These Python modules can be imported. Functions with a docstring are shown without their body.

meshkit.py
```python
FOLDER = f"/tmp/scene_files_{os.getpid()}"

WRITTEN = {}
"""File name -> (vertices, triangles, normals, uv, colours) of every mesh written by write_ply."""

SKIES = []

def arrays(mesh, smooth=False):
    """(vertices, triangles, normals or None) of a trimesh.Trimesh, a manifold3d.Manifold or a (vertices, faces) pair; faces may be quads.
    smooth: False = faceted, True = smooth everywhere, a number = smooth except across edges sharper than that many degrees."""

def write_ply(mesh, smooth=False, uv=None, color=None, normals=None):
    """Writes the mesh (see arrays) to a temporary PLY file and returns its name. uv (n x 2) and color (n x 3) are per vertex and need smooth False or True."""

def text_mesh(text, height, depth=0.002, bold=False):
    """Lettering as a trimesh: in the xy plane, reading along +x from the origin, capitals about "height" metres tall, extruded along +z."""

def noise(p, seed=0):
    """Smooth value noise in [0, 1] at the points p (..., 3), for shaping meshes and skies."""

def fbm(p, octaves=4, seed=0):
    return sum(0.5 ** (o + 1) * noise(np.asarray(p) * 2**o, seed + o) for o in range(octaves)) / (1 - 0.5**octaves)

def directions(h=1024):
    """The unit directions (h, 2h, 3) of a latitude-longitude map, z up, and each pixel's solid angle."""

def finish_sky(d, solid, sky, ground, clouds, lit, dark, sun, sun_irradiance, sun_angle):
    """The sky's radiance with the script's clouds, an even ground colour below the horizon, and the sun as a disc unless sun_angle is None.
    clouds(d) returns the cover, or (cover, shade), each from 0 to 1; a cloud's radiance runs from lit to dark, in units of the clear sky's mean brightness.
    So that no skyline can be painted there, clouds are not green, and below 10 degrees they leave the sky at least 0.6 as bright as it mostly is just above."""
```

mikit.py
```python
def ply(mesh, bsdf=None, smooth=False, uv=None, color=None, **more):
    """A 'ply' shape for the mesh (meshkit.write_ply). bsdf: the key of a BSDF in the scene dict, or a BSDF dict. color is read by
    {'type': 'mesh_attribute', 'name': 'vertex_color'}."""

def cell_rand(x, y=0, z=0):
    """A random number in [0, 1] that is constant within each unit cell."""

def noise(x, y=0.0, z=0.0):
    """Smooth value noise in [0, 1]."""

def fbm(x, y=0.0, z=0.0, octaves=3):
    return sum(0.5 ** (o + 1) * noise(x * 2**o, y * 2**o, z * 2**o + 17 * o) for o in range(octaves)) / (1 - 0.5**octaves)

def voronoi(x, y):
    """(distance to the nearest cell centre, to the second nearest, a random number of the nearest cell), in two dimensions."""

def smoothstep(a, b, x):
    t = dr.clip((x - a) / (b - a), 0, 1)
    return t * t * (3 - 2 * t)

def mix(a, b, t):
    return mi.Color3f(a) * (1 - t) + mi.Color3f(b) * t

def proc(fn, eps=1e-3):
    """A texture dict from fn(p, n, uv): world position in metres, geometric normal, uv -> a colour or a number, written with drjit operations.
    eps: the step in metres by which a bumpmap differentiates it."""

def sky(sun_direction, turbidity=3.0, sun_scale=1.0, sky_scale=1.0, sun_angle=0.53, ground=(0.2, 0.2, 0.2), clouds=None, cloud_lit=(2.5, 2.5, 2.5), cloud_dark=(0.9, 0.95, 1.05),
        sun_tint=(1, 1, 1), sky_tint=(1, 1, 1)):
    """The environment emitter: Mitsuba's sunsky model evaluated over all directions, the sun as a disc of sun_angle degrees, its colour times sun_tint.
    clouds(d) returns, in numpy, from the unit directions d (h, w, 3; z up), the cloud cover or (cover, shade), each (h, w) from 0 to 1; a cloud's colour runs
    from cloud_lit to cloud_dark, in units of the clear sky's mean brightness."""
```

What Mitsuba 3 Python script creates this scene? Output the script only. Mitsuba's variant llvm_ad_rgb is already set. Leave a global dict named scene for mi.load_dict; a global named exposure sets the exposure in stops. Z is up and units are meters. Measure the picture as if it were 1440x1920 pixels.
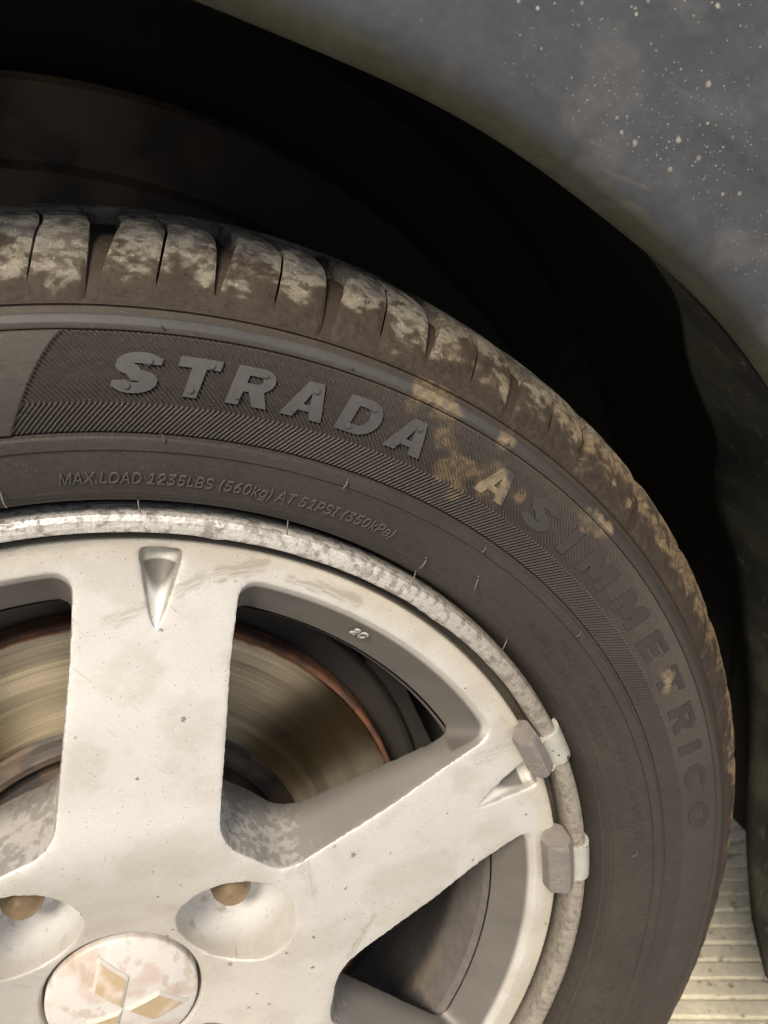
import math, random
import numpy as np, trimesh, manifold3d as m3, drjit as dr, mitsuba as mi
import shapely.geometry as sg, shapely.affinity as sa, shapely.ops as so
from scipy.interpolate import PchipInterpolator, make_interp_spline
import mikit, meshkit
from mikit import proc, noise, fbm, voronoi, cell_rand, smoothstep, mix

T = mi.ScalarTransform4f
random.seed(7); rng = np.random.default_rng(7)
scene, labels = {}, {}
PI = math.pi

# ------------------------------------------------------------------ camera, sky, exposure
CAM = np.array([0.03310, -0.28546, 0.30569]); YAW, PITCH = 0.26477, -0.35485
FWD = np.array([math.sin(YAW)*math.cos(PITCH), math.cos(YAW)*math.cos(PITCH), math.sin(PITCH)])
scene['camera'] = {'type': 'thinlens', 'aperture_radius': .0009, 'focus_distance': .297, 'fov': math.degrees(2*math.atan(720/1635.4)), 'fov_axis': 'x',
                   'to_world': T().look_at(origin=CAM.tolist(), target=(CAM+FWD).tolist(), up=[0, 0, 1]),
                   'near_clip': 0.01, 'far_clip': 400.0}
SUN = (-0.40, -0.64, 0.66)
scene['sky'] = mikit.sky(SUN, turbidity=3, sun_scale=0.62, sun_tint=(.93, .98, 1.08), sun_angle=18, clouds=lambda d: 1.0,
                         cloud_lit=(1.25, 1.31, 1.42), cloud_dark=(0.9, 0.95, 1.05))
exposure = 2.55
GROUND = -0.293

# ------------------------------------------------------------------ helpers
def twosided(b): return {'type': 'twosided', 'bsdf': b}
def princ(color, rough=0.5, **k):
    return twosided({'type': 'principled', 'base_color': color, 'roughness': rough, **k})
def rgb(*c): return {'type': 'rgb', 'value': list(c)}
def bumped(b, fn, scale, eps=3e-4):
    return twosided({'type': 'bumpmap', 'arbitrary': proc(fn, eps), 'scale': scale, 'bsdf': b['bsdf']})
def numbered(key):
    if key not in scene and key not in labels: return key
    k = 1
    while f'{key}_{k:03d}' in scene or f'{key}_{k:03d}' in labels: k += 1
    return f'{key}_{k:03d}'
def obj(name, mesh, bsdf, parent=None, smooth=False, uv=None, label=None, kind=None):
    key = numbered((parent + '__' if parent else '') + name)
    scene[key] = mikit.ply(mesh, bsdf, smooth=smooth, uv=uv)
    d = {}
    if label: d['label'] = label
    if kind: d['kind'] = kind
    if d: labels[key] = d
    return key
def thing(name, label, cat, group=None):
    key = numbered(name); labels[key] = {'label': label, 'category': cat}
    if group: labels[key]['group'] = group
    return key
def pol(r, th, y):
    return np.stack([r*np.cos(th), y+0*r*th, r*np.sin(th)], -1)
def grid_faces(n, m, wrap_n=False, wrap_m=False):
    i = np.arange(n if wrap_n else n-1); j = np.arange(m if wrap_m else m-1)
    I, J = np.meshgrid(i, j, indexing='ij'); I2, J2 = (I+1) % n, (J+1) % m
    a, b, c, d = I*m+J, I2*m+J, I2*m+J2, I*m+J2
    return np.stack([a, b, c, d], -1).reshape(-1, 4)
def quads(v, q, flip=False):
    q = q[:, ::-1] if flip else q
    return trimesh.Trimesh(v, np.vstack([q[:, [0, 1, 2]], q[:, [0, 2, 3]]]), process=False)
def revolve(prof, n=720, a0=0.0, a1=2*PI, closed=False):
    """prof: (r, y) points; rings about the wheel's axle (the y axis)."""
    prof = np.asarray(prof, float); full = abs(a1-a0-2*PI) < 1e-9
    th = np.linspace(a0, a1, n, endpoint=not full)
    v = pol(prof[None, :, 0], th[:, None], prof[None, :, 1]).reshape(-1, 3)
    return quads(v, grid_faces(n, len(prof), full, closed))
def dense(pts, step, k=1):
    pts = np.asarray(pts, float); s = np.r_[0, np.cumsum(np.hypot(*np.diff(pts, axis=0).T))]
    t = np.linspace(0, s[-1], max(2, int(s[-1]/step)+1))
    if k == 1:
        t = np.unique(np.r_[t, s]); return np.stack([np.interp(t, s, pts[:, 0]), np.interp(t, s, pts[:, 1])], 1)
    sp = make_interp_spline(s, pts, k); return sp(t)
def to_manifold(mesh):
    m = trimesh.Trimesh(mesh.vertices, mesh.faces, process=False)
    if m.volume < 0: m.invert()
    m.merge_vertices(); m.update_faces(m.nondegenerate_faces()); m.fix_normals()
    if m.volume < 0: m.invert()
    r = m3.Manifold(m3.Mesh(np.asarray(m.vertices, np.float32), np.asarray(m.faces, np.uint32)))
    if r.status() != m3.Error.NoError: print('NOT MANIFOLD', r.status(), len(m.vertices), m.is_watertight)
    return r
def from_manifold(m):
    k = m.to_mesh(); return trimesh.Trimesh(k.vert_properties[:, :3], k.tri_verts, process=False)
def relax(mesh, n, lam=0.5):
    e = mesh.edges_unique; v = np.array(mesh.vertices); N = len(v)
    cnt = np.bincount(e.ravel(), minlength=N).astype(float)
    for _ in range(n):
        acc = np.zeros_like(v)
        for c in range(3):
            acc[:, c] = np.bincount(e[:, 0], v[e[:, 1], c], N) + np.bincount(e[:, 1], v[e[:, 0], c], N)
        v = v + lam*(acc/np.maximum(cnt, 1)[:, None]-v)
    return trimesh.Trimesh(v, mesh.faces, process=False)
def tube(pts, r, sides=6):
    p = np.asarray(pts, float); r = np.broadcast_to(r, (len(p),))
    t = np.gradient(p, axis=0); t /= np.linalg.norm(t, axis=1, keepdims=True)+1e-12
    a = np.cross(t, [0.31, 0.77, 0.55]); a /= np.linalg.norm(a, axis=1, keepdims=True); b = np.cross(t, a)
    an = np.arange(sides)*2*PI/sides
    v = p[:, None]+r[:, None, None]*(np.cos(an)[None, :, None]*a[:, None]+np.sin(an)[None, :, None]*b[:, None])
    m = quads(v.reshape(-1, 3), grid_faces(len(p), sides, False, True))
    n = len(m.vertices); vv = np.vstack([m.vertices, p[:1], p[-1:]])
    caps = [[n, (k+1) % sides, k] for k in range(sides)]+[[n+1, n-sides+k, n-sides+(k+1) % sides] for k in range(sides)]
    return trimesh.Trimesh(vv, np.vstack([m.faces, caps]), process=False)
def polar_of(p):
    return dr.sqrt(p.x*p.x+p.z*p.z), dr.atan2(p.z, p.x)
def blob(p, x0, y0, z0, rad, rough=0.85, f=190.0):
    """1 inside an uneven patch about a point on the surface, 0 outside."""
    d = dr.sqrt(dr.square(p.x-x0)+dr.square(p.y-y0)+dr.square(p.z-z0))/rad
    return 1-smoothstep(0.55, 1.15, d+rough*2*(fbm(p.x*f, p.y*f, p.z*f, 5)-0.5))

# ------------------------------------------------------------------ materials
def c3(*c): return mi.Color3f(*c)

def pavement_col(p, n, uv):
    a = fbm(p.x*40, p.y*40, 3.0, 4); b = fbm(p.x*300, p.y*300, 1.0, 3)
    c = mix(c3(.52, .49, .39), c3(.63, .60, .49), a)*(0.86+0.28*b)
    st = smoothstep(.68, .80, fbm(p.x*130+9, p.y*190, 5.0, 4))
    return mix(c, c3(.17, .13, .09), st*.7)
scene['m_pavement'] = bumped(princ(proc(pavement_col), .85, specular=.25), lambda p, n, uv: fbm(p.x*900, p.y*900, p.z*900, 3), .0006)

def concrete_col(p, n, uv):
    return mix(c3(.20, .20, .20), c3(.32, .32, .315), fbm(p.x*3, p.y*3, 1.0, 4))*(.85+.3*fbm(p.x*150, p.y*150, 2.0, 3))
scene['m_concrete'] = princ(proc(concrete_col), .9, specular=.2)
def mud_tone(p, th):
    """dried mud: pale grey on the wheel's left, tan to the right."""
    t = smoothstep(.7, 1.35, th+0.5*(fbm(p.x*60, p.y*60, p.z*60, 2)-.5))
    a = mix(c3(.20, .15, .09), c3(.235, .22, .185), t)
    return a*(0.55+0.9*fbm(p.x*500, p.y*500, p.z*500, 3))
def rubber_base(p):
    a = fbm(p.x*35, p.y*35, p.z*35, 3); b = fbm(p.x*700, p.y*700, p.z*700, 2)
    return mix(c3(.032, .0273, .0245), c3(.050, .0438, .0393), a)*(.82+.36*b)
MUDSPOTS = []      # filled once the tyre's surface is known: (x, y, z, radius)
def rubber_col(p, n, uv):
    r, th = polar_of(p)
    c = rubber_base(p)
    # brown film towards the shoulder and low on the right
    br = smoothstep(.262, .278, r+.012*(fbm(p.x*50, p.y*50, p.z*50, 3)-.5))
    c = mix(c, c3(.050, .039, .031)*(.7+.6*fbm(p.x*240, p.y*240, p.z*240, 3)), br*.8)
    m = mi.Float(0)
    for x, y, z, R in MUDSPOTS: m = dr.maximum(m, blob(p, x, y, z, R))
    c = mix(c, c3(.17, .128, .078)*(.55+.8*fbm(p.x*400, p.y*400, p.z*400, 3)), m*.6*(.35+.65*smoothstep(.36, .6, fbm(p.x*520, p.y*520, p.z*520, 3))))
    # tiny pale specks
    f, _, k = voronoi(th*900, r*1400)
    c = mix(c, c3(.40, .36, .26), (1-smoothstep(.10, .2, f))*smoothstep(.972, .98, k)*smoothstep(.9, 1.2, th))
    return c
def tread_col(p, n, uv):
    r, th = polar_of(p)
    c = mix(c3(.034, .027, .0225), c3(.052, .042, .035), fbm(p.x*90, p.y*90, p.z*90, 3))*(.75+.5*fbm(p.x*600, p.y*600, p.z*600, 2))
    wx = fbm(p.x*120+3, p.y*120, p.z*120, 3)-.5; wz = fbm(p.x*120, p.y*120+8, p.z*120, 3)-.5
    X, Y, Z = p.x+.0045*wx, p.y+.003*wz, p.z+.0045*wz
    q = fbm(X*110, Y*110, Z*110, 5); q2 = fbm(X*340+5, Y*340, Z*340, 5)
    lvl = (r-.2858)/.0075+(q-.5)*4.6+(q2-.5)*1.6+smoothstep(1.0, .3, th)*.25
    c = mix(c, c3(.060, .047, .036), .75*smoothstep(-1.2, .3, lvl))
    m = smoothstep(-.2, .9, lvl)*(.38+.62*smoothstep(.38, .56, q2))
    up = smoothstep(.2885, .2955, r+.004*(q-.5))
    grey = mix(c3(.13, .128, .122), c3(.30, .295, .275), fbm(X*300, Y*300, Z*300, 4))
    mud = mix(mud_tone(p, th), grey, up*smoothstep(.55, 1.2, th)*.8)
    c = mix(c, mud, m*.85)
    # worn rubber showing through on the crown
    sc = smoothstep(.46, .64, fbm(X*170+3, Y*90, Z*170, 5))*smoothstep(.2905, .2960, r)
    c = mix(c, c3(.052, .055, .060), sc*.75)
    # scraped pale streaks and grit
    sk = smoothstep(.66, .80, fbm(th*520, r*760, p.y*420, 4))*smoothstep(.1, .6, lvl)
    c = mix(c, c3(.46, .42, .32), sk*.5)
    g = smoothstep(.80, .86, noise(p.x*1500, p.y*1500, p.z*1500))
    return c*(1-.35*g)
scene['m_rubber'] = bumped(princ(proc(rubber_col), .62, specular=.35), lambda p, n, uv: fbm(p.x*1100, p.y*1100, p.z*1100, 2), .00012)
scene['m_tread'] = bumped(princ(proc(tread_col), .78, specular=.28), lambda p, n, uv: fbm(p.x*420, p.y*420, p.z*420, 4), .0011)
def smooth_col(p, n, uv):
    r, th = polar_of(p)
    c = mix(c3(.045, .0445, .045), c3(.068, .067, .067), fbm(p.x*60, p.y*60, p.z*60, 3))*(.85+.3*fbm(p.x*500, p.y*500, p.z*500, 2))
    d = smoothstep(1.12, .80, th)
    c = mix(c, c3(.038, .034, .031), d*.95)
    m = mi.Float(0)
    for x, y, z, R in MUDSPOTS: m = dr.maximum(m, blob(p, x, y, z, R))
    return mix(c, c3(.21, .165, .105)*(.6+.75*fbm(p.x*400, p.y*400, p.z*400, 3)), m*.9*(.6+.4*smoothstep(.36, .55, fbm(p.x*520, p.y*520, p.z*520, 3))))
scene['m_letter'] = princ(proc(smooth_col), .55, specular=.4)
scene['m_text'] = princ(rgb(.075, .070, .066), .42, specular=.45)
scene['m_hair'] = princ(rgb(.105, .10, .095), .6)

SMEARS = [(.0352, .1726, .0439, .1763, .0030, .55), (.0514, .1773, .0655, .1789, .0036, .8), (.0440, .1763, .0514, .1773, .0014, .5), (.0752, .1716, .0870, .1674, .0022, .75), (.0860, .1680, .1008, .1602, .0028, .8), (.0119, .1649, .0239, .1682, .0034, .5),
          (.0686, .0547, .0731, .0566, .0026, .4), (.0742, .0574, .0770, .0440, .0034, .35), (.0916, .0062, .1027, .0209, .0022, .5), (.0953, .0102, .1002, .0178, .0014, .5), (.1529, .0811, .1681, .0836, .0050, .35), (-.0165, .1937, -.0139, .1944, .0018, .8)]
LUGS = [1.4043+PI/4+k*PI/2 for k in range(4)]
def alloy_col(p, n, uv):
    r, th = polar_of(p)
    a = fbm(p.x*28, p.y*28, p.z*28, 4)
    c = mix(c3(.60, .592, .572), c3(.675, .668, .65), a)
    # brown dirt smears and yellowed rim of the face
    e = smoothstep(.183, .193, r+.006*(fbm(p.x*80, 2.0, p.z*80, 3)-.5))
    c = mix(c, c3(.52, .46, .31), e*.45)
    # wiped-on smears of brown dirt, each at its own place
    m = mi.Float(0)
    for x0, z0, x1, z1, w_, k_ in SMEARS:
        dx, dz = x1-x0, z1-z0; L2 = dx*dx+dz*dz; L = math.sqrt(L2)
        t = ((p.x-x0)*dx+(p.z-z0)*dz)/L2; tc = dr.clip(t, 0, 1)
        d = dr.sqrt(dr.square(p.x-x0-tc*dx)+dr.square(p.z-z0-tc*dz))
        ac = ((p.x-x0)*dz-(p.z-z0)*dx)/L
        stk = fbm(ac*2200, t*L*190, 3.0, 3)
        m = dr.maximum(m, (1-smoothstep(.35, 1.15, d/w_+1.1*(fbm(p.x*350, 1.0, p.z*350, 3)-.5)))*(.35+1.1*smoothstep(.32, .62, stk))*k_)
    c = mix(c, c3(.30, .265, .195), dr.minimum(m, 1)*.55)
    haze_ = smoothstep(.42, .66, fbm(p.x*55+4, p.y*55, p.z*55+2, 5))
    c = mix(c, c3(.42, .385, .33), haze_*.36)
    f2, _, k2 = voronoi(p.x*620+3, p.z*620)
    c = mix(c, c3(.14, .12, .10), (1-smoothstep(.06, .2, f2))*smoothstep(.955, .965, k2)*.7)
    # darker brownish tone over the hub, fading outwards
    hub_ = (1-smoothstep(.050, .098, r+.02*(fbm(p.x*40, 3.0, p.z*40, 3)-.5)))
    c = mix(c, c3(.44, .405, .345), hub_*.38)
    bowl = mi.Float(0)
    for a_ in LUGS: bowl = dr.maximum(bowl, 1-smoothstep(.0215, .0228, dr.sqrt(dr.square(p.x-.0573*math.cos(a_))+dr.square(p.z-.0573*math.sin(a_)))))
    c = mix(c, mix(c3(.66, .68, .70), c3(.44, .43, .41), smoothstep(.58, .78, fbm(p.x*200, p.y*200, p.z*200, 4))), bowl*.85)
    gr = fbm(p.x*1600, p.y*1600, p.z*1600, 2)
    c = c*(.93+.14*gr)
    # fine scratches
    sc_ = smoothstep(.80, .86, fbm((p.x+p.z)*900, (p.x-p.z)*60, 5.0, 2))*smoothstep(.5, .62, fbm(p.x*60, 7.0, p.z*60, 2))
    c = mix(c, c3(.40, .37, .33), sc_*.35)
    # grit pits
    f, _, k = voronoi(p.x*210, p.z*210)
    R_ = .04+.26*dr.square(cell_rand(k*977))
    pit = (1-smoothstep(R_*.5, R_, f+.35*(fbm(p.x*1500, p.y*900, p.z*1500, 2)-.5)))*smoothstep(.93, .95, k)
    c = mix(c, c3(.16, .13, .10), pit*.75)
    # brake dust, flaked paint and painted-in shade on the window walls (faces that look along the wheel's plane)
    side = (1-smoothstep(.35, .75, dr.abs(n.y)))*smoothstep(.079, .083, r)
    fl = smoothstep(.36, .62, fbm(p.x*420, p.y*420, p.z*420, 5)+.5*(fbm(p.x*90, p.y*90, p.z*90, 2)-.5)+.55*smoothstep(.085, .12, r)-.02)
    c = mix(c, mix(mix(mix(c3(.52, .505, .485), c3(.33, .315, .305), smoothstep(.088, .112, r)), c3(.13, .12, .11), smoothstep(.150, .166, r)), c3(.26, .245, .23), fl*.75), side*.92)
    wall = smoothstep(.0052, .0072, p.y)*smoothstep(.1630, .1655, r)*(1-smoothstep(.1850, .1862, r))  # outer wall: its shade is put into the colour along with the dust
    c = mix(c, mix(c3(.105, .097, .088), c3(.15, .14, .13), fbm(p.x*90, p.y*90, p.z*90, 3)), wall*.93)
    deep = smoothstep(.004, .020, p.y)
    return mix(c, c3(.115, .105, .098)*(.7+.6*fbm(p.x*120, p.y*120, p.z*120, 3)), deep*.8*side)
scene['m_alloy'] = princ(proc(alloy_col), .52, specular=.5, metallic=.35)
def lip_col(p, n, uv):
    r, th = polar_of(p)
    q = fbm(th*95, r*420, p.y*420, 5)
    flake = smoothstep(.46, .68, q)*.85
    bright = mix(c3(.66, .65, .63), c3(.36, .33, .285), smoothstep(1.2, .45, th))
    dull = mix(c3(.30, .285, .27), c3(.235, .215, .19), smoothstep(1.2, .55, th))
    c = mix(bright, dull, flake)*(.8+.4*fbm(p.x*1200, p.y*1200, p.z*1200, 2))
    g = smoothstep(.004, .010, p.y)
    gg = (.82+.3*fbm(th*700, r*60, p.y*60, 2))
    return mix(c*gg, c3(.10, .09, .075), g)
def lip_bump(p, n, uv):
    r, th = polar_of(p)
    return fbm(th*110, r*500, p.y*500, 4)*.6+.4*fbm(p.x*1300, p.y*1300, p.z*1300, 2)
scene['m_lip'] = bumped(princ(proc(lip_col), .46, metallic=.4), lip_bump, .00055)
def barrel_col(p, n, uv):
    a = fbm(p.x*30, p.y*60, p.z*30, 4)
    return mix(mix(c3(.17, .16, .155), c3(.20, .175, .145), smoothstep(.5, .75, a)), c3(.045, .043, .043), smoothstep(.040, .056, p.y+.008*(a-.5)))*(.75+.5*fbm(p.x*260, p.y*260, p.z*260, 3))  # grey near the front, darker with depth
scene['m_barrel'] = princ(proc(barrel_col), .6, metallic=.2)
def disc_col(p, n, uv):
    r, th = polar_of(p)
    ring = fbm(r*2600, 1.0, 2.0, 3); b = fbm(r*300, th*1.5, 4.0, 3)
    c = mix(c3(.38, .325, .23), c3(.60, .53, .40), ring)*(.45+.95*b)
    rust = smoothstep(.1325, .1345, r+.0015*(fbm(p.x*200, 1.0, p.z*200, 3)-.5))
    return mix(c, mix(c3(.20, .085, .045), c3(.13, .062, .038), fbm(p.x*140, p.y*140, p.z*140, 4)), rust)
scene['m_disc'] = twosided({'type': 'roughconductor', 'material': 'none', 'distribution': 'ggx', 'alpha_u': .06, 'alpha_v': .26,
                            'specular_reflectance': proc(disc_col)})
def rust_col(p, n, uv):
    return mix(c3(.17, .075, .042), c3(.085, .048, .035), smoothstep(.3, .7, fbm(p.x*130, p.y*130, p.z*130, 5)))
scene['m_rust'] = princ(proc(rust_col), .8)
def hub_col(p, n, uv):
    r, th = polar_of(p)
    return mix(c3(.10, .075, .06), c3(.05, .045, .045), smoothstep(.4, .62, fbm(p.x*90, p.y*200, p.z*90, 3)))
scene['m_hub'] = princ(proc(hub_col), .6, metallic=.3)
def nut_col(p, n, uv):
    return mix(c3(.34, .245, .14), c3(.22, .16, .10), fbm(p.x*500, p.y*500, p.z*500, 4))
scene['m_nut'] = princ(proc(nut_col), .5, metallic=.35)
def bowl_col(p, n, uv):
    return mix(c3(.60, .60, .60), c3(.44, .42, .39), fbm(p.x*120, p.y*120, p.z*120, 3))
def cap_col(p, n, uv):
    a = fbm(p.x*90+7, 1.0, p.z*90, 4)
    c = mix(c3(.56, .54, .52), c3(.49, .42, .375), smoothstep(.40, .66, a))
    s = smoothstep(.64, .72, fbm(p.x*230+3, 2.0, p.z*120, 4))
    return mix(c, c3(.38, .30, .22), s*.45)
scene['m_cap'] = princ(proc(cap_col), .38, clearcoat=.3)
def emblem_col(p, n, uv):
    a = fbm(p.x*120+1, 1.0, p.z*120+8, 3)
    return mix(mix(c3(.62, .53, .46), c3(.47, .37, .24), smoothstep(.30, .62, a-.9*p.z*10+.05)), c3(.56, .53, .50), 1-smoothstep(.80, .93, dr.abs(n.y)))
scene['m_emblem'] = princ(proc(emblem_col), .35, metallic=.15)
def lead_col(p, n, uv):
    return mix(c3(.17, .155, .15), c3(.25, .23, .215), fbm(p.x*300, p.y*300, p.z*300, 4))
scene['m_lead'] = bumped(princ(proc(lead_col), .6, metallic=.2), lambda p, n, uv: fbm(p.x*900, p.y*900, p.z*900, 3), .0005)
scene['m_leadtext'] = princ(rgb(.24, .225, .215), .5, metallic=.2)
def clip_col(p, n, uv):
    a = smoothstep(.68, .74, fbm(p.x*420, p.y*420, p.z*420, 3))
    return mix(mix(c3(.34, .35, .32), c3(.41, .415, .38), fbm(p.x*200, p.y*200, p.z*200, 3)), c3(.09, .095, .09), a)
scene['m_clipped'] = princ(rgb(.34, .33, .31), .5)
scene['m_clip'] = princ(proc(clip_col), .4, specular=.5)

AC = np.array([-.049, -.029]); AR = .392
def fender_col(p, n, uv):
    a = fbm(p.x*14, p.y*14, p.z*14, 4); b = fbm(p.x*120, p.y*120, p.z*120, 3)
    c = mix(c3(.044, .0475, .055), c3(.057, .061, .070), a)*(.84+.32*b)
    rho = dr.sqrt(dr.square(p.x-AC[0])+dr.square(p.z-AC[1]))-AR
    lipm = 1-smoothstep(.0008, .0042, rho+.0022*(fbm(p.x*70, p.y*70, p.z*70, 3)-.5))
    c = mix(c, mix(c3(.060, .060, .040), c3(.12, .115, .075), fbm(p.x*60, p.y*60, p.z*60, 3)), lipm*.75)
    pale = mi.Float(0)
    for sc, th, off in ((330.0, .80, 0.0), (620.0, .80, 31.0), (1150.0, .82, 77.0)):
        f, _, k = voronoi(p.x*sc+off, p.z*sc)
        R = .09+.33*dr.square(cell_rand(k*7919, off))
        dens = smoothstep(.42, .62, fbm(p.x*19+off, 1.0, p.z*19, 3))
        f = f+.07*(fbm(p.x*1300, 1.0, p.z*1300, 2)-.5)
        pale = dr.maximum(pale, (1-smoothstep(R*.25, R, f))*smoothstep(th, th+.03, k*(.70+.325*dens))*(.2+.8*cell_rand(k*3301, off)))
    wip = smoothstep(.62, .78, fbm((p.x*.94-p.z*.34)*55, 2.0, (p.x*.34+p.z*.94)*420, 4))*smoothstep(.48, .62, fbm(p.x*26+5, 4.0, p.z*26, 3))
    c = mix(c, c3(.16, .155, .145), wip*.16)
    film = smoothstep(.56, .72, fbm(p.x*45+2, 3.0, p.z*45, 4))
    c = mix(c, c3(.15, .148, .14), film*.2)
    c = c*(.82+.36*fbm(p.x*420, p.y*420, p.z*420, 3))
    return mix(c, c3(.44, .41, .33), pale*.8*smoothstep(.004, .02, rho))
scene['m_fender'] = princ(proc(fender_col), .40, specular=.45, clearcoat=.2, clearcoat_gloss=.7)
def liner_col(p, n, uv):
    a = fbm(p.x*30, p.y*30, p.z*30, 4); s = fbm(p.x*260, p.y*260, p.z*40, 3)
    c = mix(c3(.014, .014, .012), c3(.040, .041, .028), smoothstep(.4, .7, a))*(.7+.6*s)
    sc = smoothstep(.70, .8, fbm(p.x*500, p.y*500, p.z*60+3, 3))
    return mix(c, c3(.12, .115, .085), sc*.4)
scene['m_liner'] = princ(proc(liner_col), .7)
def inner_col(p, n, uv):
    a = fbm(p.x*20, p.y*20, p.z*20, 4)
    return mix(c3(.020, .018, .0165), c3(.062, .047, .035), smoothstep(.40, .68, a)*smoothstep(.16, -.02, p.x))*(1+2.2*smoothstep(.16, -.04, p.x))  # wheel-well shade painted in: black on the right, lighter to the left
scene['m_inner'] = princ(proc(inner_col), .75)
scene['m_body'] = princ(rgb(.06, .062, .068), .4, clearcoat=.3)
scene['m_black'] = princ(rgb(.02, .02, .02), .8)

# ------------------------------------------------------------------ the setting: ribbed pavement
def box(x0, x1, y0, y1, z0, z1):
    b = trimesh.creation.box((x1-x0, y1-y0, z1-z0)); b.apply_translation(((x0+x1)/2, (y0+y1)/2, (z0+z1)/2)); return b
sheet = trimesh.Trimesh([[-60, -60, GROUND-.0045], [60, -60, GROUND-.0045], [60, 60, GROUND-.0045], [-60, 60, GROUND-.0045]], [[0, 1, 2], [0, 2, 3]], process=False)
obj('pavement', sheet, 'm_concrete', kind='structure')
RA = math.radians(-15.5); E1 = np.array([math.cos(RA), math.sin(RA)]); E2 = np.array([-math.sin(RA), math.cos(RA)])
PITCHR = .01775
for k in range(-22, 46):
    base = k*PITCHR+float(np.dot([.37, .137], E2))
    g = rng.uniform(-.0004, .0004, 2); zt = GROUND+rng.uniform(-.0003, .0003)
    cs = np.array([(-.0011+g[0], GROUND-.0045), (.0003+g[0], zt-.0012), (.0016+g[0], zt-.0001), (.0032, zt), (.0142, zt-.0002), (.0158+g[1], zt-.0012), (.0163+g[1], GROUND-.0045)])
    ts = np.linspace(-.55, .75, 89 if -14 < k < 20 else 5)
    v = []
    for t in ts:
        jit = .00035*math.sin(t*61+k)+.0003*math.sin(t*137+2*k)
        q = np.array([.35, .1])+0
        o = t*E1+(base-float(np.dot(np.dot([.35, .1], E1)*E1, E2)))*E2+np.dot([.35, .1], E1)*E1
        for j, (u, z) in enumerate(cs):
            w = o+(u+jit*(j < 3)+rng.normal(0, .00012)*(0 < j < 3))*E2; v.append([w[0], w[1], z])
    obj('rib', quads(np.array(v), grid_faces(len(ts), len(cs)), True), 'm_pavement', 'pavement')

# ------------------------------------------------------------------ the car
car = thing('car', 'parked dark grey car with dirt-splattered wheel arch, muddy tyre and scuffed six spoke wheel', 'car')
W = car+'__wheel'

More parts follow.
